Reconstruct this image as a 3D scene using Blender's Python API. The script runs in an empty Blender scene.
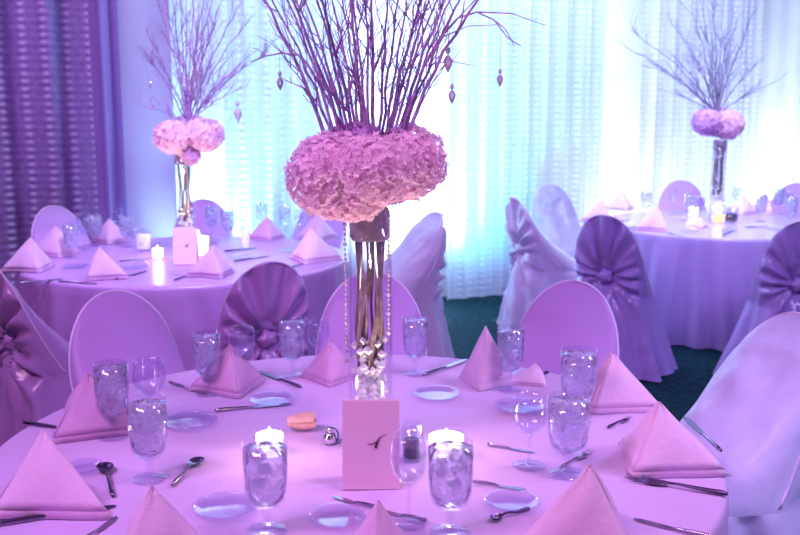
import bpy, math, random
from mathutils import Vector, Matrix, noise
PI = math.pi
C = bpy.context.scene.collection
sc = bpy.context.scene
rnd = random.Random(7)

# ------------------------------------------------------------------ camera
FPX, PITCH, H = 948.0, 0.169, 1.60
cp, sp = math.cos(PITCH), math.sin(PITCH)
cam_d = bpy.data.cameras.new('camera'); cam = bpy.data.objects.new('camera', cam_d); C.objects.link(cam)
cam.location = (0, 0, H); cam.rotation_euler = (PI/2 - PITCH, 0, 0)
cam_d.sensor_width = 36; cam_d.lens = 36*FPX/800; cam_d.clip_start = .05
cam_d.dof.use_dof = True; cam_d.dof.focus_distance = 2.35; cam_d.dof.aperture_fstop = 5.0
sc.camera = cam
sc.view_settings.view_transform = 'Standard'
sc.view_settings.look = 'None'
sc.cycles.transparent_max_bounces = 40
sc.cycles.max_bounces = 10
sc.cycles.caustics_reflective = False
sc.cycles.caustics_refractive = False
sc.cycles.sample_clamp_indirect = 6

def ray(px, py):
    a, b = (px-400)/FPX, -(py-267.5)/FPX
    return Vector((a, cp + b*sp, -sp + b*cp))
def at_z(px, py, z=.75):           # where things stand, measured on a level of known height
    d = ray(px, py); t = (z-H)/d.z
    return Vector((d.x*t, d.y*t, z))
def at_y(px, py, Y):
    d = ray(px, py); t = Y/d.y
    return Vector((d.x*t, Y, H + d.z*t))

# ------------------------------------------------------------------ materials
def new_mat(name):
    m = bpy.data.materials.new(name); m.use_nodes = True
    nt = m.node_tree; nt.nodes.clear()
    out = nt.nodes.new('ShaderNodeOutputMaterial')
    return m, nt, out
def N(nt, t, **kw):
    n = nt.nodes.new(t)
    for k, v in kw.items():
        if k.startswith('_'): setattr(n, k[1:], v)
        else: n.inputs[k.replace('__', ' ')].default_value = v
    return n
def principled(name, col, rough=.5, spec=.5, sheen=0, metal=0, bump=None, var=None, aniso=0, emit=None, estr=0, trans=0, ior=1.45, sss=0, bscale=None):
    m, nt, out = new_mat(name)
    b = N(nt, 'ShaderNodeBsdfPrincipled')
    b.inputs['Base Color'].default_value = (*col, 1)
    b.inputs['Roughness'].default_value = rough
    b.inputs['Specular IOR Level'].default_value = spec
    b.inputs['Sheen Weight'].default_value = sheen
    b.inputs['Metallic'].default_value = metal
    b.inputs['Anisotropic'].default_value = aniso
    b.inputs['Transmission Weight'].default_value = trans
    b.inputs['IOR'].default_value = ior
    if sss:
        b.inputs['Subsurface Weight'].default_value = sss
        b.inputs['Subsurface Radius'].default_value = (.02, .01, .01)
    if emit: b.inputs['Emission Color'].default_value = (*emit, 1); b.inputs['Emission Strength'].default_value = estr
    tc = N(nt, 'ShaderNodeTexCoord')
    if var:
        amt, scale = var
        nz = N(nt, 'ShaderNodeTexNoise', Scale=scale, Detail=4.0)
        nt.links.new(tc.outputs['Object'], nz.inputs['Vector'])
        mp = N(nt, 'ShaderNodeMapRange'); mp.inputs['From Min'].default_value = .3; mp.inputs['From Max'].default_value = .7
        mp.inputs['To Min'].default_value = 1-amt; mp.inputs['To Max'].default_value = 1+amt*.4
        nt.links.new(nz.outputs['Fac'], mp.inputs['Value'])
        mx = N(nt, 'ShaderNodeVectorMath', _operation='SCALE'); mx.inputs[0].default_value = col
        nt.links.new(mp.outputs['Result'], mx.inputs['Scale'])
        nt.links.new(mx.outputs['Vector'], b.inputs['Base Color'])
    if bump:
        st, scale = bump
        nz = N(nt, 'ShaderNodeTexNoise', Scale=scale, Detail=5.0)
        if bscale:
            mpg = N(nt, 'ShaderNodeMapping'); mpg.inputs['Scale'].default_value = bscale
            nt.links.new(tc.outputs['Object'], mpg.inputs['Vector']); nt.links.new(mpg.outputs['Vector'], nz.inputs['Vector'])
        else: nt.links.new(tc.outputs['Object'], nz.inputs['Vector'])
        bp = N(nt, 'ShaderNodeBump', Strength=st, Distance=.02)
        nt.links.new(nz.outputs['Fac'], bp.inputs['Height']); nt.links.new(bp.outputs['Normal'], b.inputs['Normal'])
    nt.links.new(b.outputs[0], out.inputs[0])
    return m

def glass_mat(name, tint=(.95, .95, 1), base=.05, edge=.42, rough=.03, gloss=(1, 1, 1)):
    m, nt, out = new_mat(name)
    tr = N(nt, 'ShaderNodeBsdfTransparent'); tr.inputs[0].default_value = (*tint, 1)
    gl = N(nt, 'ShaderNodeBsdfGlossy', Roughness=rough); gl.inputs['Color'].default_value = (*gloss, 1)
    lw = N(nt, 'ShaderNodeLayerWeight', Blend=.35)
    pw = N(nt, 'ShaderNodeMath', _operation='POWER'); pw.inputs[1].default_value = 2.0
    nt.links.new(lw.outputs['Facing'], pw.inputs[0])
    mr = N(nt, 'ShaderNodeMapRange'); mr.inputs['To Min'].default_value = base; mr.inputs['To Max'].default_value = edge
    nt.links.new(pw.outputs[0], mr.inputs['Value'])
    mx = N(nt, 'ShaderNodeMixShader')
    nt.links.new(mr.outputs[0], mx.inputs[0]); nt.links.new(tr.outputs[0], mx.inputs[1]); nt.links.new(gl.outputs[0], mx.inputs[2])
    nt.links.new(mx.outputs[0], out.inputs[0])
    return m

def water_mat(name, milk, bscale=45.0, white=(.95, .93, 1)):
    """water with melting ice: clear, glinting and partly cloudy in patches"""
    m, nt, out = new_mat(name)
    g = N(nt, 'ShaderNodeBsdfTransparent'); g.inputs[0].default_value = (.97, .96, 1, 1)
    gl = N(nt, 'ShaderNodeBsdfGlossy', Roughness=.06); gl.inputs['Color'].default_value = (1, 1, 1, 1)
    d = N(nt, 'ShaderNodeBsdfTranslucent'); d.inputs['Color'].default_value = (*white, 1)
    df = N(nt, 'ShaderNodeBsdfDiffuse'); df.inputs['Color'].default_value = (*white, 1)
    tc = N(nt, 'ShaderNodeTexCoord')
    vo = N(nt, 'ShaderNodeTexVoronoi', Scale=bscale); nt.links.new(tc.outputs['Object'], vo.inputs['Vector'])
    nz = N(nt, 'ShaderNodeTexNoise', Scale=bscale*1.3, Detail=3.0); nt.links.new(tc.outputs['Object'], nz.inputs['Vector'])
    bp = N(nt, 'ShaderNodeBump', Strength=.8, Distance=.01); nt.links.new(vo.outputs['Distance'], bp.inputs['Height'])
    nt.links.new(bp.outputs['Normal'], gl.inputs['Normal'])
    a = N(nt, 'ShaderNodeMixShader'); a.inputs[0].default_value = .3
    nt.links.new(d.outputs[0], a.inputs[1]); nt.links.new(df.outputs[0], a.inputs[2])
    mr = N(nt, 'ShaderNodeMapRange'); mr.inputs['From Min'].default_value = .35; mr.inputs['From Max'].default_value = .65
    mr.inputs['To Min'].default_value = milk*.35; mr.inputs['To Max'].default_value = min(1, milk*1.6)
    nt.links.new(nz.outputs['Fac'], mr.inputs['Value'])
    b = N(nt, 'ShaderNodeMixShader'); nt.links.new(mr.outputs[0], b.inputs[0]); nt.links.new(g.outputs[0], b.inputs[1]); nt.links.new(a.outputs[0], b.inputs[2])
    lw = N(nt, 'ShaderNodeLayerWeight', Blend=.08); nt.links.new(bp.outputs['Normal'], lw.inputs['Normal'])
    c = N(nt, 'ShaderNodeMixShader'); nt.links.new(lw.outputs['Fresnel'], c.inputs[0]); nt.links.new(b.outputs[0], c.inputs[1]); nt.links.new(gl.outputs[0], c.inputs[2])
    nt.links.new(c.outputs[0], out.inputs[0])
    return m

def curtain_mat(name, col, dark, textured, transl=.4, stripe=.16):
    """cloth that lets light through; the textured one has rows of small ruffles and columns of stitched loops"""
    m, nt, out = new_mat(name)
    tc = N(nt, 'ShaderNodeTexCoord'); sep = N(nt, 'ShaderNodeSeparateXYZ'); nt.links.new(tc.outputs['UV'], sep.inputs[0])
    d = N(nt, 'ShaderNodeBsdfPrincipled', Roughness=.6); t = N(nt, 'ShaderNodeBsdfTranslucent')
    if textured:
        def wave(sock, freq, jit=0):
            mu = N(nt, 'ShaderNodeMath', _operation='MULTIPLY'); mu.inputs[1].default_value = freq*2*PI
            nt.links.new(sock, mu.inputs[0])
            last = mu.outputs[0]
            if jit:
                nz = N(nt, 'ShaderNodeTexNoise', Scale=6.0, Detail=3.0); nt.links.new(tc.outputs['UV'], nz.inputs['Vector'])
                ma = N(nt, 'ShaderNodeMath', _operation='MULTIPLY_ADD'); ma.inputs[1].default_value = jit
                nt.links.new(nz.outputs['Fac'], ma.inputs[0]); nt.links.new(last, ma.inputs[2]); last = ma.outputs[0]
            s = N(nt, 'ShaderNodeMath', _operation='SINE'); nt.links.new(last, s.inputs[0])
            r = N(nt, 'ShaderNodeMapRange'); r.inputs['From Min'].default_value = -1
            nt.links.new(s.outputs[0], r.inputs['Value']); return r.outputs[0]
        hz = wave(sep.outputs['Y'], 20, 1.2)        # ruffle rows
        vt = wave(sep.outputs['X'], 1/stripe)    # loop columns
        vp = N(nt, 'ShaderNodeMath', _operation='POWER'); vp.inputs[1].default_value = 4.0; nt.links.new(vt, vp.inputs[0])
        mu = N(nt, 'ShaderNodeMath', _operation='MULTIPLY'); nt.links.new(hz, mu.inputs[0]); nt.links.new(vp.outputs[0], mu.inputs[1])
        ad = N(nt, 'ShaderNodeMath', _operation='MULTIPLY_ADD'); ad.inputs[1].default_value = .14
        nt.links.new(hz, ad.inputs[0]); nt.links.new(mu.outputs[0], ad.inputs[2])
        nz = N(nt, 'ShaderNodeTexNoise', Scale=28.0, Detail=4.0); nt.links.new(tc.outputs['UV'], nz.inputs['Vector'])
        ad2 = N(nt, 'ShaderNodeMath', _operation='MULTIPLY_ADD'); ad2.inputs[1].default_value = .7
        nt.links.new(nz.outputs['Fac'], ad2.inputs[0]); nt.links.new(ad.outputs[0], ad2.inputs[2])
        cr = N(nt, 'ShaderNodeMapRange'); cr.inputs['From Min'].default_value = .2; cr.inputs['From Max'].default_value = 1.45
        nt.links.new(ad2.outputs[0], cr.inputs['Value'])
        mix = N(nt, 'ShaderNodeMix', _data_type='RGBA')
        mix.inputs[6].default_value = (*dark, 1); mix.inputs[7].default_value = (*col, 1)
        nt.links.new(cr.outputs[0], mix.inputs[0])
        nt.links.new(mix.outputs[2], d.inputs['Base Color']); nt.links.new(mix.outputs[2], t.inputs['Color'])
        bp = N(nt, 'ShaderNodeBump', Strength=.5, Distance=.02); nt.links.new(ad.outputs[0], bp.inputs['Height'])
        nt.links.new(bp.outputs['Normal'], d.inputs['Normal'])
    else:
        nz = N(nt, 'ShaderNodeTexNoise', Scale=2.0, Detail=4.0)
        mpg = N(nt, 'ShaderNodeMapping'); mpg.inputs['Scale'].default_value = (4, .5, 1)
        nt.links.new(tc.outputs['UV'], mpg.inputs['Vector']); nt.links.new(mpg.outputs['Vector'], nz.inputs['Vector'])
        mix = N(nt, 'ShaderNodeMix', _data_type='RGBA')
        mix.inputs[6].default_value = (*dark, 1); mix.inputs[7].default_value = (*col, 1)
        nt.links.new(nz.outputs['Fac'], mix.inputs[0])
        nt.links.new(mix.outputs[2], d.inputs['Base Color']); nt.links.new(mix.outputs[2], t.inputs['Color'])
    mx = N(nt, 'ShaderNodeMixShader'); mx.inputs[0].default_value = transl
    nt.links.new(d.outputs[0], mx.inputs[1]); nt.links.new(t.outputs[0], mx.inputs[2]); nt.links.new(mx.outputs[0], out.inputs[0])
    return m

M = {}
M['carpet'] = principled('carpet', (.015, .06, .085), .95, .1, bump=(.8, 160), var=(.6, 25))
M['wall'] = principled('wall_cloth', (.82, .84, .92), .8, .2, var=(.12, 1.2), bump=(.25, 3), bscale=(3, 3, .15))
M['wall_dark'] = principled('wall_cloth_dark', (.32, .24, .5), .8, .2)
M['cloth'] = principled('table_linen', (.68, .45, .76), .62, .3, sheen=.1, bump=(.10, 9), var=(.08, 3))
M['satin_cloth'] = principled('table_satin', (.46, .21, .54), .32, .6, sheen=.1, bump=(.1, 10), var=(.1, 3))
M['blue_lit_cloth'] = principled('blue_lit_satin', (.47, .33, .74), .26, .7, sheen=.1, bump=(.1, 10))  # blue light on the right table put into the satin colour
M['satin'] = principled('chair_satin', (.52, .26, .60), .24, .8, sheen=.1, bump=(.10, 8))
M['matte'] = principled('chair_front_cloth', (.52, .27, .62), .45, .35, sheen=.2, bump=(.06, 10))
M['pale_satin'] = principled('pale_satin', (.70, .66, .95), .28, .7, sheen=.1, bump=(.3, 9))
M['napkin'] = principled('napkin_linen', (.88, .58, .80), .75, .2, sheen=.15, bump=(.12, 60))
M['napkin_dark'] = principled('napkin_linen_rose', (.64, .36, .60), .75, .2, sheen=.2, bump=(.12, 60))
M['glass'] = glass_mat('clear_glass')
M['vase_glass'] = glass_mat('vase_glass', tint=(.97, .96, .99), base=.05, edge=.7)
M['plate_glass'] = glass_mat('plate_glass', tint=(.93, .92, 1), base=.06, edge=.45, rough=.10)
M['water'] = water_mat('ice_water', .36)
M['ice'] = water_mat('ice', .5, 60.0)
M['gems'] = principled('glass_gems', (.93, .96, .90), .15, .9)
M['lilac_satin'] = principled('lilac_satin', (.68, .56, .80), .28, .7, sheen=.1, bump=(.10, 8))
M['pale_glow_wax'] = principled('pale_glow_wax', (.9, .86, .95), .4, .4, emit=(.95, .9, 1), estr=.5)  # unlit wax given a faint glow so these candles look brighter
M['piping'] = principled('lit_rim_satin', (.80, .62, .86), .3, .7)  # lighter than the covers, lit rim of the seams put into the colour
M['crystal'] = principled('crystal', (.85, .66, .85), .05, 1, trans=.5, ior=1.6)
M['thread'] = principled('thread', (.6, .5, .7), .5)
M['steel'] = principled('cutlery_steel', (.42, .36, .5), .22, .8, metal=1)
M['shaded_steel'] = principled('cutlery_shadow_steel', (.16, .11, .22), .3, .8, metal=1)  # darker copy of the steel, shade and dark reflections put into its colour
def petal_mat(name, col):
    m = principled(name, col, .7, .2, var=(.18, 22)); nt = m.node_tree; out = [n for n in nt.nodes if n.type == 'OUTPUT_MATERIAL'][0]
    b = [n for n in nt.nodes if n.type == 'BSDF_PRINCIPLED'][0]; t = N(nt, 'ShaderNodeBsdfTranslucent'); t.inputs[0].default_value = (*[min(1, c*1.08) for c in col], 1)
    mx = N(nt, 'ShaderNodeMixShader'); mx.inputs[0].default_value = .45
    nt.links.new(b.outputs[0], mx.inputs[1]); nt.links.new(t.outputs[0], mx.inputs[2]); nt.links.new(mx.outputs[0], out.inputs[0]); return m
M['petal'] = petal_mat('petal', (.93, .68, .84)); M['petal_deep'] = petal_mat('petal_deep', (.80, .52, .82))
M['branch'] = principled('branch_bark', (.50, .28, .60), .6, .4, var=(.5, 60))
M['branch_hazed'] = principled('branch_bark_hazed', (.30, .24, .42), .6, .3, var=(.4, 60))  # greyer bark, haze and backlight put into the colour
M['stem'] = principled('stem_bark', (.26, .17, .17), .7, .3, var=(.6, 50))
M['holder'] = principled('holder', (.36, .26, .36), .5, .3, var=(.6, 30))
M['card'] = principled('pink_card', (.84, .54, .68), .7, .2)
M['ink'] = principled('ink', (.06, .03, .08), .6)
M['wax'] = principled('wax', (1, .95, .85), .5, .3, emit=(1, .95, .88), estr=4)
M['flame'] = principled('flame', (1, .8, .4), .5, emit=(1, .72, .3), estr=12)
M['black'] = principled('dark_wax', (.012, .008, .015), .35, .4)
M['peach'] = principled('peach_petal', (.98, .55, .48), .6, .3, var=(.3, 40))
M['chrome'] = principled('chrome', (.75, .72, .8), .12, .8, metal=1)
M['orange'] = principled('amber_glow', (1, .6, .15), .4, emit=(1, .5, .08), estr=3)

# ------------------------------------------------------------------ mesh building
class MB:
    def __init__(s): s.v = []; s.f = []; s.uv = {}
    def add(s, vs, fs):
        o = len(s.v); s.v += [tuple(x) for x in vs]; s.f += [tuple(i+o for i in f) for f in fs]
    def tube(s, pts, rads, n=6, cap=True):
        pts = [Vector(p) for p in pts]; o = len(s.v); up = None
        for i, p in enumerate(pts):
            a = pts[max(i-1, 0)]; b = pts[min(i+1, len(pts)-1)]; t = (b-a)
            if t.length < 1e-9: t = Vector((0, 0, 1))
            t.normalize()
            if up is None:
                up = Vector((1, 0, 0)) if abs(t.x) < .8 else Vector((0, 1, 0))
            up = (up - t*up.dot(t))
            if up.length < 1e-6: up = t.orthogonal()
            up.normalize(); w = t.cross(up)
            r = rads[i] if hasattr(rads, '__len__') else rads
            for k in range(n):
                q = p + (up*math.cos(2*PI*k/n) + w*math.sin(2*PI*k/n))*r
                s.v.append(tuple(q))
        for i in range(len(pts)-1):
            for k in range(n):
                a = o+i*n+k; b = o+i*n+(k+1) % n
                s.f.append((a, b, b+n, a+n))
        if cap:
            s.f.append(tuple(o+k for k in range(n))[::-1]); s.f.append(tuple(o+(len(pts)-1)*n+k for k in range(n)))
    def lathe(s, prof, n=28, c=(0, 0, 0), closed=False):
        o = len(s.v); m = len(prof)
        for (r, z) in prof:
            for k in range(n):
                s.v.append((c[0]+r*math.cos(2*PI*k/n), c[1]+r*math.sin(2*PI*k/n), c[2]+z))
        for i in range(m if closed else m-1):
            for k in range(n):
                a = o+i*n+k; b = o+i*n+(k+1) % n; j = ((i+1) % m - i)*n
                s.f.append((a, b, b+j, a+j))
    def box(s, c, d, mat=None):
        vs = [Vector((x*d[0]/2, y*d[1]/2, z*d[2]/2)) for x in (-1, 1) for y in (-1, 1) for z in (-1, 1)]
        if mat: vs = [mat @ v for v in vs]
        vs = [v+Vector(c) for v in vs]
        s.add(vs, [(0, 1, 3, 2), (4, 6, 7, 5), (0, 4, 5, 1), (2, 3, 7, 6), (0, 2, 6, 4), (1, 5, 7, 3)])
    def build(s, name, mat, parent=None, smooth=True, uvs=None):
        me = bpy.data.meshes.new(name); me.from_pydata(s.v, [], s.f); me.update()
        if uvs:
            ul = me.uv_layers.new(name='uv')
            for l in me.loops: ul.data[l.index].uv = uvs[l.vertex_index]
        if smooth: me.polygons.foreach_set('use_smooth', [True]*len(me.polygons))
        me.materials.append(mat)
        o = bpy.data.objects.new(name, me); C.objects.link(o)
        if parent: o.parent = parent
        return o

def tag(o, label, cat, group=None):
    o['label'] = label; o['category'] = cat
    if group: o['group'] = group
    return o
def thing(name, label, cat, loc=(0, 0, 0), rz=0, group=None):
    o = bpy.data.objects.new(name, None); C.objects.link(o); o.empty_display_size = .05
    o.location = loc; o.rotation_euler = (0, 0, rz)
    return tag(o, label, cat, group)
def dup(root, loc, rz, label, group=None, scale=None):
    r = root.copy(); C.objects.link(r); r.location = loc; r.rotation_euler = (0, 0, rz); r['label'] = label
    if scale: r.scale = scale
    if group: r['group'] = group
    elif 'group' in r: del r['group']
    for ch in [x for x in bpy.data.objects if x.parent == root]:
        c = ch.copy(); C.objects.link(c); c.parent = r
        for g in [x for x in bpy.data.objects if x.parent == ch]:
            d = g.copy(); C.objects.link(d); d.parent = c
    return r
class Kind:
    """first call places the original, later calls copy it with its parts"""
    def __init__(s, make): s.make = make; s.root = None
    def __call__(s, loc, rz, label, group=None, scale=None):
        if s.root is None:
            s.root = s.make(); r = s.root
            r.location = loc; r.rotation_euler = (0, 0, rz); r['label'] = label
            if group: r['group'] = group
            if scale: r.scale = scale
            return r
        sc_ = scale or (1, 1, 1)
        return dup(s.root, loc, rz, label, group, sc_)
def structure(o): o['kind'] = 'structure'; return o

# ------------------------------------------------------------------ room
C0 = Vector((-.117, 2.303, 0)); C1 = Vector((-1.213, 5.336, 0)); C2 = Vector((2.328, 6.927, 0))
def back_line(X): return 7.4 + .45*X
def left_line(X): return 6.61 + .3*(X+1.75)
m = MB(); m.add([(-9, -3, 0), (9, -3, 0), (9, 13, 0), (-9, 13, 0)], [(0, 1, 2, 3)])
structure(m.build('floor', M['carpet'], smooth=False))
def wall(name, p, q, mat, off):
    p = Vector((*p, 0)); q = Vector((*q, 0)); d = (q-p).normalized(); n = Vector((-d.y, d.x, 0))
    p = p+n*off; q = q+n*off; m = MB(); n_ = 160; uv = []
    for i in range(n_+1):
        P = p.lerp(q, i/n_); s = (q-p).length*i/n_
        w = .012*math.sin(s*9)+.008*math.sin(s*23+1)
        for z in (0, 3.6): m.v.append((P.x+n.x*w, P.y+n.y*w, z))
    for i in range(n_): m.f.append((2*i, 2*i+2, 2*i+3, 2*i+1))
    return structure(m.build(name, mat))
wall('wall_back', (-2.1, back_line(-2.1)), (6.5, back_line(6.5)), M['wall'], .30)
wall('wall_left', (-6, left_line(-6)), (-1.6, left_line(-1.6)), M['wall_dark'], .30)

def curtain(name, line, X0, X1, mat, label, folds, amp, off=0, zb=.015, zt=3.4, seed=0, gather=None):
    p = Vector((X0, line(X0), 0)); q = Vector((X1, line(X1), 0)); L = (q-p).length
    d = (q-p).normalized(); n = Vector((-d.y, d.x, 0)); m = MB(); uv = []
    nu = int(L/.012); nv = 24
    for j in range(nv+1):
        z = zb + (zt-zb)*j/nv
        for i in range(nu+1):
            s = L*i/nu; ph = s*2*PI*folds
            w = amp*(math.sin(ph + .7*math.sin(s*3.1+seed)) + .35*math.sin(ph*2.3+seed+z*.3))*(1+.25*math.sin(z*1.1+seed+s))
            ss = s
            if gather: ss = gather(s, z, L)
            P = p + d*ss + n*(off+w)
            m.v.append((P.x, P.y, z)); uv.append((s + 0.006*math.sin(z*4), z))
    for j in range(nv):
        for i in range(nu):
            a = j*(nu+1)+i; m.f.append((a, a+1, a+nu+2, a+nu+1))
    o = m.build(name, mat, uvs=uv)
    return tag(o, label, 'curtain')
def X_at(px): return (px-400)*7.4/(FPX-.45*(px-400))
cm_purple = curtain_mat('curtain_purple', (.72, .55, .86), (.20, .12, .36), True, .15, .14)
cm_fold = curtain_mat('curtain_plum', (.36, .24, .56), (.25, .15, .45), False, .15)
cm_smooth = curtain_mat('curtain_lavender', (.46, .36, .58), (.38, .30, .52), False, .03)
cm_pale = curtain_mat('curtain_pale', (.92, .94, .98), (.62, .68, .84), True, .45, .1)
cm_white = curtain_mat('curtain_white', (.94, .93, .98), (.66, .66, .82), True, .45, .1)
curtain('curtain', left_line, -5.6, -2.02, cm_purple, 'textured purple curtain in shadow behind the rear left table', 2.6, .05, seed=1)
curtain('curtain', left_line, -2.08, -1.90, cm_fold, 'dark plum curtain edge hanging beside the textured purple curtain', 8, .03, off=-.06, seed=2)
curtain('curtain', back_line, X_at(124), X_at(176), cm_smooth, 'smooth grey lavender drape behind the rear left flower vase', 1.1, .02, off=-.03, seed=3)
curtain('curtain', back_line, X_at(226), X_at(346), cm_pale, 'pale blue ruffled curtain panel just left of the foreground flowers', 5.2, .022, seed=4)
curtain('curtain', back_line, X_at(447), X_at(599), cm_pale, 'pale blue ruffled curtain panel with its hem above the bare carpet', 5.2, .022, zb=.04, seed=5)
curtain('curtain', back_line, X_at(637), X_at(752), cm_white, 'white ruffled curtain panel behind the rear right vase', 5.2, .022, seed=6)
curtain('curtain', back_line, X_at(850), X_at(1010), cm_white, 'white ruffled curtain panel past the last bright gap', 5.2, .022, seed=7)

# ------------------------------------------------------------------ tablecloths
def tablecloth(c, R, label, mat, seed, zt=.75):
    m = MB(); n = 240; r_ = random.Random(seed)
    ks = [(k, r_.uniform(0, 6.28), r_.uniform(.5, 1)) for k in ((9, 13, 19, 27) if seed == 1 else (11, 17, 29, 43))]
    def fold(t): return sum(a*math.sin(k*t+p) for k, p, a in ks)/2.2
    rings = []
    for i in range(1, 15):
        rr = (R-.012)*i/14; rings.append((rr, zt, 0, 0))
    rings += [(R-.004, zt-.002, 0, 0), (R+.001, zt-.008, 0, 0), (R+.004, zt-.02, .02, 0)]
    for i in range(1, 19):
        f = i/18; rings.append((R+.004+.016*f, zt-.02-(zt-.028)*f, .02+.98*f**.8, f))
    m.v.append((0, 0, zt))
    for (rr, z, a, f) in rings:
        for k in range(n):
            t = 2*PI*k/n; q = rr + a*(.055 if seed == 3 else .038 if seed == 2 else .026)*fold(t+.12*f*math.sin(3*t+seed))
            zz = z + (0.0015*math.sin(5*t+rr*9+seed)*math.sin(rr*14) if f == 0 and rr < R-.05 else 0)
            m.v.append((q*math.cos(t), q*math.sin(t), zz))
    for k in range(n): m.f.append((0, 1+k, 1+(k+1) % n))
    for i in range(len(rings)-1):
        for k in range(n):
            a = 1+i*n+k; b = 1+i*n+(k+1) % n; m.f.append((a, a+n, b+n, b))
    o = m.build('tablecloth', mat); o.location = (c.x, c.y, 0)
    return tag(o, label, 'tablecloth')
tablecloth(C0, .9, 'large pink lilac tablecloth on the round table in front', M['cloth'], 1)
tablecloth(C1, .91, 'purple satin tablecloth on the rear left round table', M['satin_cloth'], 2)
tablecloth(C2, .86, 'blue lit violet satin tablecloth on the rear right round table', M['blue_lit_cloth'], 3)

# ------------------------------------------------------------------ chairs under satin covers
def make_cover(seed, front, back, skirt, seatdepth=.38, slope=1.6, wrinkle=0, flare=.085):
    r_ = random.Random(seed); NU, NV = 112, 78; zt = .97; zk = .60
    p1, p2, p3 = r_.uniform(0, 6), r_.uniform(0, 6), r_.uniform(0, 6)
    P = []
    for j in range(NV+1):
        s = j/NV
        z = zt - zt*(s**1.55) + .006*s
        q = min(1, (zt-z)/.30)
        w = .205*math.sqrt(max(0, 1-(1-q)**2.2)) + .012*max(0, min(1, (zt-z-.2)/.3))
        yb = .19 + .06*(z/zt)
        f = min(1, (zt-z)/(zt-.47))
        yf = yb - .035*min(1, q*3) - (seatdepth-.05)*f**slope
        if z < .47:
            g = (.47-z)/.47; w += flare*g**1.2; yb += .11*g; yf -= .03*g
        row = []
        for i in range(NU):
            a = 2*PI*i/NU; ca, sa = math.cos(a), math.sin(a); n = 2/2.7
            c = (yf+yb)/2; d = (yb-yf)/2
            x = w*math.copysign(abs(ca)**n, ca); y = c + d*math.copysign(abs(sa)**n, sa)
            if sa > 0:
                rho = math.hypot(x, z-zk); phi = math.atan2(x, z-zk)
                k = max(0, min(1, sa*1.6))*min(1, rho/.07)
                if z > .3:
                    fall = min(1, (z-.3)/.15)
                    y += k*fall*.027*(abs(math.sin(phi*6.5+p1))*1.6-.9+.5*math.sin(phi*17+p2+rho*6))
                y -= .06*math.exp(-(rho/.10)**2)*sa
                y = max(y, c - d*.55*sa**n, yf + .004)
            if z < .62:
                g = min(1, (.62-z)/.62); am = .03*g
                fo = am*(math.sin(7*a+p3)+.7*math.sin(12*a+p1+z*2))
                if sa < 0 and z > .45: fo *= .2
                x += fo*ca; y += fo*sa
            elif sa < 0:
                y += .004*math.sin(x*21+p2+z*9)*min(1, f*3)
            if wrinkle:
                y += wrinkle*min(1, f*4)*(noise.noise(Vector((x*9+z*5, z*6-x*4, seed)))+.6*noise.noise(Vector((x*17-z*9, z*14+x*6, seed+3))))
            row.append((x, y, max(.008, z)))
        P.append(row)
    root = bpy.data.objects.new('banquet_chair', None); C.objects.link(root); root['category'] = 'chair'; root.empty_display_size = .1
    def grab(name, test, mat):
        m = MB(); idx = {}
        for j in range(NV):
            for i in range(NU):
                i2 = (i+1) % NU
                zc = (P[j][i][2]+P[j+1][i][2])/2
                if not test(i, zc): continue
                q = []
                for (a, b) in ((j, i), (j+1, i), (j+1, i2), (j, i2)):
                    if (a, b) not in idx: idx[(a, b)] = len(m.v); m.v.append(P[a][b])
                    q.append(idx[(a, b)])
                m.f.append(tuple(q))
        return m.build(name, mat, root)
    half = NU//2
    fp = grab('front_panel', lambda i, z: z > .46 and i >= half, front)
    bp = grab('back_panel', lambda i, z: z > .46 and i < half, back)
    grab('skirt', lambda i, z: z <= .46, skirt)
    m = MB()
    side = [j for j in range(0, NV+1) if P[j][0][2] > .46]
    pts = [P[j][0] for j in reversed(side)] + [P[j][half] for j in side[1:]]
    m.tube(pts, .0045, 6); m.build('piping', M['piping'], fp)
    m = MB(); yk = .19+.06*(zk/zt) - .045
    for kx in range(2):
        pass
    ring = 20; rows = 9
    for j in range(rows+1):
        t = PI*j/rows
        for i in range(ring):
            a = 2*PI*i/ring; rr = .045*math.sin(t)*(1+.16*math.sin(5*a+p1))
            m.v.append((rr*math.cos(a), yk + .012 - .032*math.cos(t), zk + rr*math.sin(a)*.9))
    for j in range(rows):
        for i in range(ring):
            a = j*ring+i; b = j*ring+(i+1) % ring; m.f.append((a, b, b+ring, a+ring))
    m.build('knot', back, bp)
    return root
chair_satin = Kind(lambda: make_cover(3, M['matte'], M['satin'], M['satin']))
chair_pale = Kind(lambda: make_cover(8, M['pale_satin'], M['pale_satin'], M['pale_satin'], .46, 1.25, .013))
M['violet'] = principled('blue_lit_chair_satin', (.46, .31, .74), .22, .8, sheen=.1, bump=(.1, 8))  # bluer copy of the chair satin, blue light put into its colour
chair_violet = Kind(lambda: make_cover(4, M['matte'], M['violet'], M['violet'], .42, 1.6, .008, .15))
chair_sail = Kind(lambda: make_cover(6, M['lilac_satin'], M['lilac_satin'], M['lilac_satin'], .52, 1.9, .012))
M['grey_lilac'] = principled('grey_lilac_satin', (.40, .33, .50), .35, .6, sheen=.1, bump=(.1, 8))
chair_lilac = Kind(lambda: make_cover(9, M['grey_lilac'], M['grey_lilac'], M['grey_lilac'], .40, 1.6, .014))
chair_tent = Kind(lambda: make_cover(5, M['lilac_satin'], M['lilac_satin'], M['lilac_satin'], .50, 1.25, .010))
def chair(kind, px, py, face, label, zt=.97, turn=0, group=None):
    p = at_z(px, py, zt); f = Vector(face)-p; f.z = 0; f.normalize()
    rz = math.atan2(f.x, -f.y)*-1 if False else math.atan2(f.y, f.x)+PI/2   # local -y looks at the table
    rz += turn
    o = Vector((math.sin(rz), -math.cos(rz), 0))   # local -y in world
    base = p + o*.25; base.z = 0
    return kind(base, rz, label, group, (1, 1, zt/.97))
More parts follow.
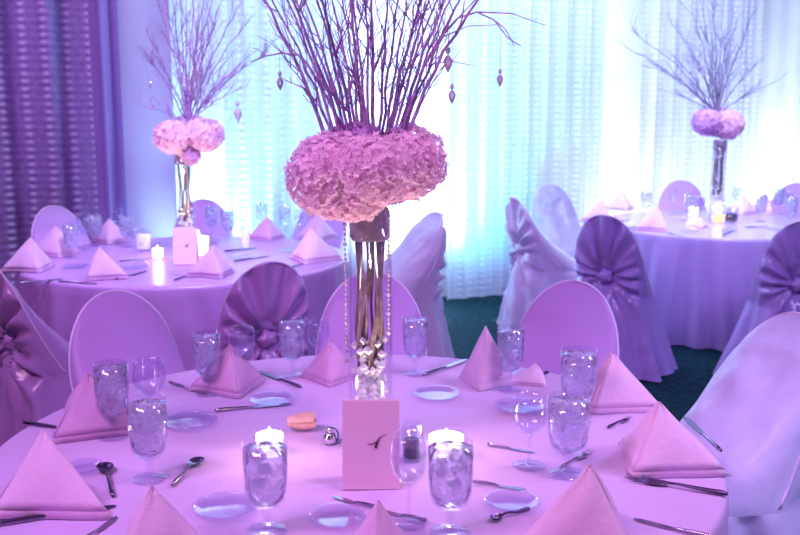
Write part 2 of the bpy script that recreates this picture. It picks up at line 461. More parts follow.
# around the front table
chair(chair_satin, 112, 291, C0, 'smooth rounded mauve chair back between the front table and the rear left table', .94)
chair(chair_satin, 576, 281, C0, 'smooth rounded violet chair back below the fan pleated chair', .965)
chair(chair_satin, 372, 272, C0, 'purple covered chair standing directly behind the tall glass vase', .965)
chair(chair_pale, 800, 314, C0, 'shiny pale lavender chair cover at the right edge of the front table', .97)
# around the rear left table
chair(chair_satin, 52, 206, C1, 'smooth lilac chair in front of the textured purple curtain', .95)
chair(chair_satin, 203, 199, C1, 'mauve chair half hidden behind the rear left vase', .96)
chair(chair_satin, 326, 194, C1, 'violet chair behind the napkin, just left of the foreground flowers', .97)
chair(chair_tent, 436, 212, C1, 'hooded lavender chair cover just right of the foreground vase', .96, .25)
chair(chair_satin, 270, 262, C1, 'dark purple chair with gathered satin back beside the rear left table', .93)
chair(chair_satin, -8, 264, C1, 'plum satin chair with bright piped edge at the left border', .93, -.5)
# around the rear right table
chair(chair_sail, 514, 197, C2, 'bluish chair cover with a sharp peak beside the bare carpet', .97, .1)
chair(chair_lilac, 549, 184, C2, 'tall pale grey lilac chair standing in front of the ruffled curtain', .97, -.55)
chair(chair_violet, 604, 215, C2, 'blue lit violet satin chair with fan pleats gathered in a knot', .97, .1)
chair(chair_satin, 681, 180, C2, 'lilac chair across the rear right table, left of its vase', .97)
chair(chair_violet, 806, 221, C2, 'blue lit deep violet gathered satin chair at the right border', .97, -.1)
chair(chair_satin, 797, 183, C2, 'small lilac chair back across the rear right table at its far right', .97)

# ------------------------------------------------------------------ napkins
def make_napkin(mat, cat='napkin'):
    A = Vector((0, .02, .160)); L = Vector((-.14, .085, 0)); R = Vector((.14, .085, 0)); F = Vector((.0, -.085, 0))
    m = MB()
    def tri(a, b, c, off, cut, n=9):
        nrm = (b-a).cross(c-a).normalized()
        if nrm.y > .3: nrm = -nrm
        idx = {}
        rows = n
        for i in range(rows+1):
            t = cut*i/rows
            for j in range(n+1):
                s = j/n
                p = a.lerp(b, t).lerp(a.lerp(c, t), s)
                bul = .010*math.sin(PI*s)*math.sin(PI*t)*1.0 + off + .002*math.sin(s*9+t*7)
                p = p + nrm*bul; p.z = max(p.z, .0005)
                idx[(i, j)] = len(m.v); m.v.append(tuple(p))
        for i in range(rows):
            for j in range(n):
                m.f.append((idx[(i, j)], idx[(i+1, j)], idx[(i+1, j+1)], idx[(i, j+1)]))
    tri(A, L, F, 0, 1); tri(A, F, R, 0, 1)
    A2 = A+Vector((0, -.001, .001))
    tri(A2, L, F, .0012, .90); tri(A2, F, R, .0012, .90)
    o = m.build('napkin', mat); o['category'] = cat
    md = o.modifiers.new('thickness', 'SOLIDIFY'); md.thickness = .0008; md.offset = -1
    return o
nap = Kind(lambda: make_napkin(M['napkin'])); nap_d = Kind(lambda: make_napkin(M['napkin_dark']))
def napkin(px, py, deg, label, kind=nap, s=1, sz=None, group=None):
    p = at_z(px, py, .7515)
    return kind(p, math.radians(deg), label, group, (s, s, sz or s))
# front table
napkin(38, 506, -52, 'large pink folded napkin in the lower left corner of the front table', s=1.22, sz=1.03)
napkin(147, 572, -38, 'pink folded napkin at the bottom edge in front of the tall water glass', s=1.1, sz=1.0)
napkin(378, 560, -8, 'napkin tip poking up in front of the pink card', s=.5, sz=.72)
napkin(596, 542, 44, 'large lilac folded napkin at the bottom, below the pair of water glasses', s=1.1, sz=.97)
napkin(652, 469, -46, 'wide pink folded napkin with a fork lying in front', s=1.1, sz=1.0)
napkin(607, 408, -45, 'pink folded napkin beside the smooth violet chair back', s=1.0, sz=1.0)
napkin(484, 386, -18, 'narrow upright pink napkin in front of the bare carpet', s=.68, sz=1.15)
napkin(537, 384, 35, 'small low napkin behind the ice water goblet right of the upright napkin', s=.55, sz=.4)
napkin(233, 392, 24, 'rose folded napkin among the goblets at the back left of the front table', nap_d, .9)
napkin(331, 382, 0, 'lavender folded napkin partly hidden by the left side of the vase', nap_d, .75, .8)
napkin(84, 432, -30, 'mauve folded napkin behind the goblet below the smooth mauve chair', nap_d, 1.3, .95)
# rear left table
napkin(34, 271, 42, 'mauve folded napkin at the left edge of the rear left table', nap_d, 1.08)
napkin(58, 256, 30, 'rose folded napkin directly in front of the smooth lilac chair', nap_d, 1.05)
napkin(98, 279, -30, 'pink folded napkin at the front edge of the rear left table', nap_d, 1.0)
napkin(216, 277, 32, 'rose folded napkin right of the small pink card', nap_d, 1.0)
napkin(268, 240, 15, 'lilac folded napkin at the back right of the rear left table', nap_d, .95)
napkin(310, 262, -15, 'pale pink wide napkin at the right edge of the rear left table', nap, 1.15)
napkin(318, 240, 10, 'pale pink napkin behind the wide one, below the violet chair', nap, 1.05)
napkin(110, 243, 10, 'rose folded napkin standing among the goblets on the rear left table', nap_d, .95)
# rear right table
napkin(603, 222, 25, 'pale lilac napkin at the left edge of the rear right table', nap, 1.1)
napkin(623, 211, 10, 'pale lilac napkin behind the leftmost one on the rear right table', nap, 1.05)
napkin(658, 231, 28, 'pale pink folded napkin at the front of the rear right table', nap, 1.1)
napkin(766, 213, 20, 'pale pink napkin by the bright gap on the rear right table', nap, 1.05)
napkin(742, 214, -20, 'pale pink napkin right of the amber candle', nap, .95)
napkin(700, 228, 5, 'low lilac napkin near the front of the rear right table', nap, .6, .5)

# ------------------------------------------------------------------ glasses
def make_goblet():
    r = bpy.data.objects.new('water_goblet', None); C.objects.link(r); r['category'] = 'glass'; r.empty_display_size = .03
    m = MB(); m.lathe([(.004, .050), (.022, .054), (.033, .066), (.038, .085), (.0405, .12), (.041, .188), (.0395, .188), (.039, .12), (.0365, .086), (.031, .069), (.02, .058), (.002, .056)], 32)
    m.build('bowl', M['glass'], r)
    m = MB(); m.lathe([(.012, .008), (.008, .018), (.0065, .030), (.009, .040), (.011, .045), (.006, .0515), (.002, .052)], 20); m.build('stem', M['glass'], r)
    m = MB(); m.lathe([(.001, .0005), (.036, .0005), (.0375, .003), (.033, .005), (.014, .0095), (.001, .0105)], 32); m.build('foot', M['glass'], r)
    m = MB(); m.lathe([(.001, .058), (.019, .060), (.029, .070), (.0355, .087), (.038, .12), (.0392, .176), (.001, .177)], 28)
    w = m.build('water', M['water'], r)
    q = random.Random(4)
    for k in range(5):
        m = MB(); s = q.uniform(.017, .021)
        rot = Matrix.Rotation(q.uniform(0, 3), 3, 'X') @ Matrix.Rotation(q.uniform(0, 3), 3, 'Z')
        a = q.uniform(0, 6.28); m.box((.017*math.cos(a), .017*math.sin(a), .112+.0135*k), (s, s, s*.8), rot)
        m.build('ice_cube', M['ice'], r, smooth=False)
    return r
def make_wineglass():
    r = bpy.data.objects.new('wine_glass', None); C.objects.link(r); r['category'] = 'glass'; r.empty_display_size = .03
    m = MB(); m.lathe([(.003, .085), (.018, .091), (.031, .108), (.037, .132), (.035, .162), (.031, .185), (.0298, .185), (.0338, .162), (.0356, .132), (.030, .111), (.017, .095), (.002, .09)], 32)
    m.build('bowl', M['glass'], r)
    m = MB(); m.lathe([(.010, .007), (.0045, .016), (.0036, .045), (.004, .075), (.007, .0865), (.002, .0875)], 16); m.build('stem', M['glass'], r)
    m = MB(); m.lathe([(.001, .0005), (.034, .0005), (.035, .0025), (.030, .004), (.012, .008), (.001, .009)], 32); m.build('foot', M['glass'], r)
    return r
gob = Kind(make_goblet); wine = Kind(make_wineglass)
def glass(kind, px, py, label, s=1, sz=None, rz=0, group=None):
    return kind(at_z(px, py, .7515), rz, label, group, (s, s, sz or s))
glass(gob, 114, 437, 'ice water goblet in front of the mauve napkin at the left', 1.08, 1.05)
glass(wine, 151, 426, 'empty wine glass standing behind the tall water glass', 1.2, 1.0)
glass(gob, 150, 479, 'tall water glass with the pink napkin tip below', 1.12, 1.02, 1)
glass(gob, 208, 394, 'ice water goblet left of the rose napkin below the gathered chair', 1, 1.0, 2)
glass(wine, 243, 388, 'empty wine glass in front of the rose napkin at the back left', 1.1, 1.05)
glass(gob, 293, 376, 'ice water goblet in front of the dark gathered chair, left of a wine glass', 1, 1.0, 3)
glass(wine, 319, 372, 'empty wine glass next to the vase on its left', 1.05, .95)
glass(gob, 415, 374, 'ice water goblet behind the vase at the back of the front table', 1, 1.0, 4)
glass(gob, 510, 390, 'ice water goblet right of the narrow upright napkin', 1, 1.04, 5)
glass(gob, 577, 420, 'ice water goblet next to the smooth violet chair back, behind another', 1.22, 1.05, 1)
glass(gob, 567, 474, 'front one of the two overlapping water glasses by the lilac napkin', 1.22, 1.0, 2)
glass(wine, 529, 466, 'empty wine glass left of the two overlapping water glasses', 1.15, .95)
glass(gob, 267, 531, 'water glass at the bottom with a white candle glowing behind', 1.12, 1.0, 3)
glass(gob, 450, 533, 'water glass right of the pink card with a white candle glowing behind', 1.14, 1.02, 4)
glass(wine, 409, 524, 'empty wine glass overlapping the right edge of the pink card', 1.05, 1.05)
gl = [(72, 258, 0), (84, 250, 1), (96, 246, 0), (127, 247, 0), (118, 238, 1), (142, 262, 1), (228, 240, 0), (240, 247, 1), (262, 230, 0), (285, 233, 0), (300, 240, 1), (212, 236, 0)]
for px, py, k in gl:
    if k: glass(wine, px, py, 'small clear wine glass set on the rear left table', 1.05, 1.05, 0, 'wine glasses on the rear left table')
    else: glass(gob, px, py, 'small clear water goblet set on the rear left table', 1.05, 1.05, px, 'goblets on the rear left table')
gl = [(645, 217, 0), (690, 222, 0), (699, 224, 1), (736, 212, 1), (760, 222, 0), (778, 213, 0), (787, 218, 1), (672, 214, 1), (790, 226, 0)]
for px, py, k in gl:
    if k: glass(wine, px, py, 'small clear wine glass set on the rear right table', 1.1, 1.1, 0, 'wine glasses on the rear right table')
    else: glass(gob, px, py, 'small clear water goblet set on the rear right table', 1.1, 1.1, px, 'goblets on the rear right table')

# ------------------------------------------------------------------ candles
def make_votive(name='votive_candle', wax='wax', flame=True, r0=.034, h=.066, fill=.88):
    r = bpy.data.objects.new(name, None); C.objects.link(r); r['category'] = 'candle'; r.empty_display_size = .03
    m = MB(); m.lathe([(.001, .0005), (r0*.8, .0005), (r0*.88, .006), (r0, h), (r0*.94, h), (r0*.82, .008), (.001, .006)], 28); m.build('glass_cup', M['glass'], r)
    m = MB(); m.lathe([(.001, .008), (r0*.80, .009), (r0*.82+.1*r0*fill, h*fill), (r0*.5, h*fill+.002), (.001, h*fill+.001)], 24); wx = m.build('wax', M[wax], r)
    m = MB(); m.tube([(0, 0, h*fill), (0.001, 0, h*fill+.008)], .0008, 6); m.build('wick', M['ink'], wx)
    if flame:
        m = MB(); z = h*fill+.006; m.lathe([(.0004, z), (.003, z+.003), (.004, z+.006), (.0025, z+.010), (.0004, z+.014)], 12); m.build('flame', M['flame'], wx)
    return r
vot = Kind(make_votive); votp = Kind(lambda: make_votive('pillar_candle', 'pale_glow_wax', False)); votd = Kind(lambda: make_votive('dark_candle', 'black', False, .024, .090, .55))
vota = Kind(lambda: make_votive('amber_candle', 'orange', True, .05, .075, .8))
def vpos(px, py): return at_z(px, py, .7515)
cand = [(vpos(270, 457), vot(vpos(270, 457), 0, 'lit white votive candle behind the bottom water glass left of the card', None, (1.1, 1.1, 1))),
        (vpos(446, 459), vot(vpos(446, 459), 0, 'lit white votive candle right of the dark candle by the card', None, (1.4, 1.4, 1))),
        (vpos(199, 257), vot(vpos(199, 257), 0, 'glowing white candle right of the small pink card on the rear left table', None, (1.9, 1.9, 2.0))),
        (vpos(158, 259), vot(vpos(158, 259), 0, 'tiny lit candle left of the small pink card', None, (1, 1, 1))),
        (vpos(246, 250), votp(vpos(246, 250), 0, 'slim pale candle glass at the right of the rear left table', None, (.8, .8, 2.0))),
        (vpos(144, 251), votp(vpos(144, 251), 0, 'tall white candle glass behind the tiny lit candle', None, (1.4, 1.4, 1.7))),
        (vpos(718, 223), vota(vpos(718, 223), 0, 'amber candle glowing at the foot of the rear right vase', None, (1, 1, 1))),
        (vpos(693, 217), vot(vpos(693, 217), 0, 'white candle left of the amber candle on the rear right table', None, (1.2, 1.2, 1.3)))]
votd(vpos(412, 460), 0, 'small dark candle in a clear glass beside the right edge of the card', None, (1.1, 1.1, 1.05))
votd(vpos(731, 222), 0, 'round black candle right of the amber candle', None, (2.2, 2.2, 1.2))

# ------------------------------------------------------------------ vases, cards
def make_vase():
    r = bpy.data.objects.new('glass_vase', None); C.objects.link(r); r['category'] = 'vase'; r.empty_display_size = .05
    R, h = .056, .60
    m = MB(); m.lathe([(R, .014), (R*1.0, .2), (R*.98, .45), (R*.97, h), (R*.97-.004, h), (R-.005, .2), (R-.005, .018)], 40); m.build('glass_wall', M['vase_glass'], r)
    m = MB(); m.lathe([(.001, .0005), (R, .0005), (R+.001, .006), (R, .016), (.001, .018)], 40); m.build('base', M['vase_glass'], r)
    q = random.Random(2); g = []
    m = MB()
    for k in range(210):
        a = q.uniform(0, 6.28); rr = (R-.016)*math.sqrt(q.random()); z = .026+.25*q.random(); s = q.uniform(.008, .012)
        c = Vector((rr*math.cos(a), rr*math.sin(a), z)); vs = [c+Vector(v)*s for v in ((1, 0, 0), (-1, 0, 0), (0, 1, 0), (0, -1, 0), (0, 0, 1), (0, 0, -1))]
        m.add(vs, [(0, 2, 4), (2, 1, 4), (1, 3, 4), (3, 0, 4), (2, 0, 5), (1, 2, 5), (3, 1, 5), (0, 3, 5)])
    o = m.build('gem_fill', M['gems'], r, smooth=False); o['kind'] = 'stuff'
    return r
vase = Kind(make_vase)
VP = [Vector((at_z(368, 478).x, C0.y, .751)), Vector((at_y(187, 255, C1.y).x, C1.y, .751)), Vector((at_y(716, 215, C2.y).x, C2.y, .751))]
vase(VP[0], 0, 'tall clear glass cylinder vase in the middle of the front table')
vase(VP[1], 0, 'slim clear glass vase holding pink flowers on the rear left table')
vase(VP[2], 0, 'slim clear glass vase on the rear right table beside the amber candle')
def make_holder():
    r = bpy.data.objects.new('flower_holder', None); C.objects.link(r); r['category'] = 'flower holder'; r.empty_display_size = .05
    m = MB(); m.lathe([(.001, .523), (.044, .525), (.049, .535), (.0495, .595), (.044, .605), (.001, .607)], 24)
    m.build('cage', M['holder'], r)
    for sd in range(17):
        q = random.Random(sd); a = sd*2.4; b = a+q.uniform(-.9, 1.4); f_ = (1, .35, .7)[sd % 3]; m = MB()
        p0 = Vector((.032*f_*math.cos(a), .032*f_*math.sin(a), .20)); p1 = Vector((.034*math.cos(b), .034*math.sin(b), .53)); pts = []
        for i in range(9):
            t = i/8; p = p0.lerp(p1, t); p += Vector((math.sin(t*7+a), math.cos(t*6+b), 0))*.005*math.sin(PI*t); pts.append(p)
        m.tube(pts, [.0038*(1-.2*math.sin(i*2.1)) for i in range(9)], 7)
        m.build('flower_stem', M['stem'], r)
    return r
hold = Kind(make_holder)
for v, t in zip(VP, ('the front table', 'the rear left table', 'the rear right table')):
    hold(v, 0, 'brown flower holder with woody stems inside the vase on '+t)
def make_card():
    r = bpy.data.objects.new('table_card', None); C.objects.link(r); r['category'] = 'card'; r.empty_display_size = .03
    tilt = Matrix.Rotation(math.radians(-9), 3, 'X'); w, h = .128, .200
    m = MB(); m.box(tilt @ Vector((0, 0, h/2)) + Vector((0, 0, .0015)), (w, .003, h), tilt); o = cf = m.build('card_face', M['card'], r, smooth=False)
    o.modifiers.new('b', 'BEVEL').width = .0012
    m = MB()                                       # folded back leg of the tent card
    t2 = Matrix.Rotation(math.radians(14), 3, 'X'); top = tilt @ Vector((0, 0, h))
    m.box(top + t2 @ Vector((0, .0, -h/2)) + Vector((0, .004, .0018)), (w, .0015, h*1.0), t2)
    m.build('card_back', M['card'], r, smooth=False)
    m = MB()
    def P(x, z): return tilt @ Vector((x, -.0030, z)) + Vector((0, 0, .0015))
    m.tube([P(.010, .094), P(.015, .108), P(.020, .118)], [.003, .002, .0010], 6)      # dark stroke of the script numeral
    m.tube([P(-.008, .102), P(.003, .103), P(.015, .109)], [.0006, .0009, .0006], 5)
    m.tube([P(.016, .112), P(.026, .122), P(.036, .124)], [.0006, .0006, .0004], 5)
    m.build('printed_mark', M['ink'], cf)
    return r
card = Kind(make_card)
cpz = at_z(371, 490, .7515)
card(cpz, math.radians(1), 'upright pink card with a dark script mark before the tall vase')
card(at_z(185, 265, .7515), math.radians(2), 'small pink card before the rear left vase')

# ------------------------------------------------------------------ hydrangea blooms
def bloom(c, rx, ry, rz, n, mat, label, group, seed, fs=.0135):
    q = random.Random(seed); m = MB()
    NU, NV = 14, 9
    for j in range(NV+1):
        t = PI*j/NV
        for i in range(NU):
            a = 2*PI*i/NU; m.v.append((rx*.86*math.sin(t)*math.cos(a), ry*.86*math.sin(t)*math.sin(a), rz*.86*math.cos(t)))
    for j in range(NV):
        for i in range(NU):
            a = j*NU+i; b = j*NU+(i+1) % NU; m.f.append((a, a+NU, b+NU, b))
    for k in range(n):
        zz = 1-2*(k+.5)/n; ph = k*2.399963+q.uniform(-.15, .15); rr = math.sqrt(1-zz*zz)
        d = Vector((rr*math.cos(ph), rr*math.sin(ph), zz)); lump = 1+.10*noise.noise(d*2.6+Vector((seed, 0, 0)))+.10*noise.noise(d*7+Vector((0, seed, 0)))+q.uniform(-.05, .05)
        p = Vector((d.x*rx, d.y*ry, d.z*rz))*lump
        nrm = Vector((d.x/rx, d.y/ry, d.z/rz)).normalized()
        nrm = (nrm+Vector((q.uniform(-.5, .5), q.uniform(-.5, .5), q.uniform(-.5, .5)))).normalized()
        u = nrm.orthogonal().normalized(); w = nrm.cross(u); a0 = q.uniform(0, 1.57); s = fs*q.uniform(.8, 1.25)
        for j in range(4):
            a = a0+j*PI/2; e = u*math.cos(a)+w*math.sin(a); g = nrm.cross(e)
            m.add([p, p+e*s*.55+g*s*.48+nrm*s*.22, p+e*s*1.05+g*s*.28+nrm*s*.30, p+e*s*1.05-g*s*.28+nrm*s*.30, p+e*s*.55-g*s*.48+nrm*s*.22, p+e*s*.6+nrm*s*.06],
                  [(0, 5, 1), (1, 5, 2), (2, 5, 3), (3, 5, 4), (4, 5, 0)])
    o = m.build('hydrangea_bloom', mat, smooth=False); o.location = c
    return tag(o, label, 'flower', group)
def bl(px, py, Y, r, rz, n, mat, label, group=None, seed=0, fs=.0082):
    n = int(n*2.8)
    return bloom(at_y(px, py, Y), r, r, rz, n, mat, label, group, seed, fs)
bl(334, 176, 2.27, .106, .098, 420, M['petal'], 'big round pink hydrangea head at the left of the foreground bunch', None, 1)
bl(408, 163, 2.33, .090, .085, 360, M['petal'], 'pink hydrangea head at the right of the foreground bunch', None, 2)
bl(371, 172, 2.215, .088, .078, 340, M['petal'], 'middle pink hydrangea head facing forward in the foreground bunch', None, 3)
bl(352, 199, 2.25, .075, .05, 240, M['petal'], 'low cream pink hydrangea head hanging over the vase rim', None, 4)
bl(357, 151, 2.35, .088, .065, 260, M['petal_deep'], 'violet pink hydrangea head at the top beneath the branches', None, 5)
bl(383, 176, 2.42, .09, .075, 260, M['petal_deep'], 'shaded hydrangea head at the back of the foreground bunch', None, 6)
for i, (px, py, dy, r, rz, mt, lb) in enumerate([(174, 137, -.03, .105, .09, 'petal', 'pink hydrangea head at the left of the rear left bunch'), (204, 135, 0, .105, .09, 'petal', 'pink hydrangea head at the right of the rear left bunch'),
        (189, 131, .06, .1, .085, 'petal_deep', 'rose hydrangea head in the middle of the rear left bunch'), (190, 155, -.02, .05, .05, 'petal_deep', 'small mauve blossom below the rear left bunch')]):
    bl(px, py, C1.y+dy, r, rz, 150, M[mt], lb, None, 20+i, .0135)
for i, (px, py, dy, r, rz, mt, lb) in enumerate([(707, 122, -.03, .10, .09, 'petal_deep', 'violet hydrangea head at the left of the rear right bunch'), (728, 124, 0, .105, .10, 'petal', 'pink hydrangea head at the right of the rear right bunch'),
        (717, 122, .06, .1, .1, 'petal_deep', 'mauve hydrangea head at the back of the rear right bunch')]):
    bl(px, py, C2.y+dy, r, rz, 150, M[mt], lb, None, 30+i, .014)

# ------------------------------------------------------------------ branches
def branch(p0, p1, mat, label, group, seed, r0=.0042, twigs=9, over=1.0, sag=.10, tl=.22):
    q = random.Random(seed); m = MB(); L = (p1-p0).length
    lat = (p1-p0); lat.z = 0
    ctrl = p0.lerp(p1, .45) + Vector((0, 0, 1))*L*sag - lat*.12
    def B(t): return p0*(1-t)**2 + ctrl*2*t*(1-t) + p1*t*t
    n = 12; pts = []
    for i in range(n+1):
        t = over*i/n; p = B(t)
        pts.append(p + Vector((q.uniform(-1, 1), q.uniform(-1, 1), q.uniform(-1, 1)))*.006*min(1, i/2)*L/.6)
    m.tube(pts, [r0*(1-.72*i/n) for i in range(n+1)], 6)
    for k in range(twigs):
        i = q.randint(2, n-1); a = pts[i]; tg = (pts[i+1]-pts[i-1]).normalized()
        sd = Vector((q.uniform(-1, 1), q.uniform(-1, 1), q.uniform(-.3, .6)))
        d = (tg*q.uniform(.8, 1.4)+sd*.75).normalized(); ln = tl*q.uniform(.35, 1)*(1-.4*i/n)
        tp = [a]
        for s in range(4):
            d = (d + Vector((q.uniform(-.25, .25), q.uniform(-.25, .25), q.uniform(-.1, .25)))).normalized(); tp.append(tp[-1]+d*ln/4)
        r1 = r0*.42
        m.tube(tp, [r1*(1-.6*s/4) for s in range(5)], 5)
        for s in (1, 2, 3):
            if q.random() < .75:
                b = tp[s]; e = (d+Vector((q.uniform(-1, 1), q.uniform(-1, 1), q.uniform(-.4, .6)))*.8).normalized()
                m.tube([b, b+e*ln*.22, b+(e+Vector((0, 0, .25)))*ln*.42], [r1*.55, r1*.5, r1*.35], 4)
    o = m.build('branch', mat); return tag(o, label, 'branch', group)
fgb = [(322, 262, 0), (330, 272, 0), (332, 287, 0), (340, 292, 0), (344, 305, 0), (348, 316, 0), (352, 322, 0), (357, 333, 0), (360, 343, 0), (364, 350, 0), (368, 352, 0), (370, 366, 0), (375, 372, 0), (381, 388, 0), (384, 398, 0), (389, 422, 0), (392, 430, 0), (396, 436, 0), (400, 446, 0), (402, 452, 0), (406, 462, 0), (408, 478, 0), (388, 407, 0), (347, 296, 0)]
b0 = at_y(366, 168, 2.31)
q = random.Random(11)
for i, (bx, tx, ty) in enumerate(fgb):
    e = at_y(tx, ty, 2.31+q.uniform(-.14, .16)); s = at_y(bx, 146, 2.31+q.uniform(-.03, .05)); s0 = b0.lerp(s, .85)
    branch(s0, s0+(e-s0)*1.05, M['branch'], 'frosted purple bare branch fanning up from the foreground flowers', 'branches in the foreground vase', 100+i, .0040 if i % 3 else .0052, 9, 1.5, .05)
arch_pts = [at_y(x, y, 2.28) for x, y in ((404, 130), (412, 100), (424, 66), (440, 38), (458, 18), (477, 12), (494, 20), (508, 38), (521, 46))]
m = MB(); m.tube(arch_pts, [.0042-.0004*i for i in range(9)], 6)
for i, d in ((4, (.12, 0, .10)), (5, (.16, 0, -.03)), (6, (.05, 0, -.06)), (3, (.07, 0, .12)), (2, (.12, .0, -.0)), (3, (.13, 0, .03))):
    a = arch_pts[i]; d = Vector(d); m.tube([a, a+d*.5+Vector((0, 0, .012)), a+d], [.0018, .0015, .0008], 5)
tag(m.build('branch', M['branch']), 'arching branch drooping over to the right above the foreground flowers', 'branch')
arch2 = [at_y(x, y, 2.29) for x, y in ((343, 128), (326, 96), (310, 68), (298, 55), (282, 53), (266, 56), (250, 62))]
m = MB(); m.tube(arch2, [.0036-.0004*i for i in range(7)], 6)
for i, d in ((4, (-.06, 0, .04)), (5, (-.04, 0, .02)), (3, (-.06, 0, .05))):
    a = arch2[i]; d = Vector(d); m.tube([a, a+d*.5+Vector((0, 0, .006)), a+d], [.0013, .001, .0006], 5)
tag(m.build('branch', M['branch']), 'thin branch curving out to the left above the foreground flowers', 'branch')
ends = [(140, 46, 1), (150, 40, 1), (158, 0, 1.2), (165, 0, 1.3), (172, 0, 1.3), (180, 0, 1.3), (186, 0, 1.2), (194, 0, 1.3), (203, 0, 1.2), (212, 0, 1.2), (222, 0, 1.2), (238, 8, 1.1), (250, 18, 1), (262, 46, 1), (268, 52, 1), (246, 66, 1), (236, 90, 1), (148, 107, 1), (216, 20, 1.1), (200, 24, 1.1)]
b1 = at_y(188, 126, C1.y)
for i, (px, py, ov) in enumerate(ends):
    e = at_y(px, py, C1.y+q.uniform(-.3, .3)); branch(b1, e, M['branch'], 'bare purple branch fanning up from the rear left flowers', 'branches in the rear left vase', 200+i, .0055, 9, ov, .06, .30)
ends = [(612, 40, 1), (628, 28, 1), (634, 52, 1), (645, 62, 1), (655, 88, 1), (668, 18, 1), (680, 30, 1), (690, 5, 1), (700, 0, 1), (708, 8, 1), (713, 0, 1), (722, 10, 1), (730, 20, 1), (738, 12, 1), (748, 30, 1), (756, 8, 1), (760, 60, 1), (775, 82, 1), (664, 48, 1), (726, 40, 1)]
b2 = at_y(717, 116, C2.y)
for i, (px, py, ov) in enumerate(ends):
    e = at_y(px, py, C2.y+q.uniform(-.3, .3)); branch(b2, e, M['branch_hazed'], 'haze greyed bare branch fanning up from the rear right flowers', 'branches in the rear right vase', 300+i, .0055, 8, ov, .06, .30)

# hanging crystals (drop, bead, thread up to the twigs)
def crystal(px, py, Y, s, up, label):
    p = at_y(px, py, Y); r = thing('hanging_crystal', label, 'crystal ornament', p)
    m = MB(); k = 6
    prof = [(.0005, -.030), (.009, -.012), (.011, -.002), (.006, .008), (.0005, .012)]
    m.lathe([(a*s, b*s) for a, b in prof], k); m.build('drop', M['crystal'], r, smooth=False)
    m = MB(); m.lathe([(.0004*s, .012*s), (.005*s, .017*s), (.006*s, .022*s), (.004*s, .028*s), (.0004*s, .031*s)], 6); m.build('bead', M['crystal'], r, smooth=False)
    m = MB(); m.tube([(0, 0, .03*s), (0, 0, .03*s+up)], .0005*max(1, s*.6), 4); m.build('thread', M['thread'], r)
crystal(280, 81, 2.29, .75, .055, 'small crystal hanging left of the foreground branches')
crystal(448, 60, 2.28, 1.0, .065, 'larger pink crystal hanging under the arching branch')
crystal(452, 94, 2.29, .8, .14, 'crystal hanging lower than the larger pink one')
crystal(500, 78, 2.28, .7, .10, 'crystal at the far right under the tip of the arching branch')
crystal(238, 112, C1.y, 2.0, .25, 'dark crystal hanging right of the rear left flowers')
crystal(150, 83, C1.y, 1.0, .15, 'tiny bright crystal left of the rear left branches')
# bead garlands hanging down the outside of the vases
def garland(v, a, z0, z1, label, s=1):
    R = .0605; m = MB(); n = int((z0-z1)/.012)
    r = thing('crystal_garland', label, 'garland', (v.x+R*math.cos(a), v.y+R*math.sin(a), .751+z1))
    for i in range(n):
        z = (z0-z1)*i/n; w = .0042*(1.5 if i % 4 == 0 else 1)
        m.lathe([(.0004, z-w), (w*.8, z-w*.4), (w*.8, z+w*.4), (.0004, z+w)], 6)
    m.build('beads', M['crystal'], r, smooth=False)
    m = MB(); e = Vector((-math.cos(a), -math.sin(a), 0)); m.tube([(0, 0, 0), (0, 0, z0-z1), e*.008+Vector((0, 0, z0-z1+.003)), e*.012+Vector((0, 0, z0-z1-.01))], .0006, 4); m.build('thread', M['thread'], r)
garland(VP[0], math.radians(185), .60, .22, 'string of clear crystal beads down the left side of the tall vase')
garland(VP[0], math.radians(-40), .60, .30, 'string of clear crystal beads down the right front of the tall vase')
garland(VP[1], math.radians(-60), .55, .2, 'string of crystal beads on the rear left vase')

# ------------------------------------------------------------------ cutlery and plates
def make_knife(mat='steel'):
    r = bpy.data.objects.new('table_knife', None); C.objects.link(r); r['category'] = 'knife'; r.empty_display_size = .03
    def slab(m, pr, t):
        n = len(pr); vs = [(x, w*s_, zz) for zz in (.001, t) for x, w in pr for s_ in (-1, 1)]
        fs = []
        for L in (0, 2*n):
            for i in range(n-1): fs.append((L+2*i, L+2*i+1, L+2*i+3, L+2*i+2))
        for i in range(n-1):
            fs.append((2*i, 2*i+2, 2*n+2*i+2, 2*n+2*i)); fs.append((2*i+1, 2*n+2*i+1, 2*n+2*i+3, 2*i+3))
        fs.append((0, 2*n, 2*n+1, 1)); fs.append((2*n-2, 2*n-1, 4*n-1, 4*n-2)); m.add(vs, fs)
    m = MB(); slab(m, [(0, .005), (.02, .009), (.07, .0095), (.10, .008), (.115, .002)], .003); m.build('blade', M[mat], r, smooth=False)
    m = MB(); m.tube([(-.105, 0, .006), (-.09, 0, .006), (-.05, 0, .0055), (-.01, 0, .004), (.004, 0, .003)], [.004, .0055, .005, .0038, .003], 8); m.build('handle', M[mat], r)
    return r
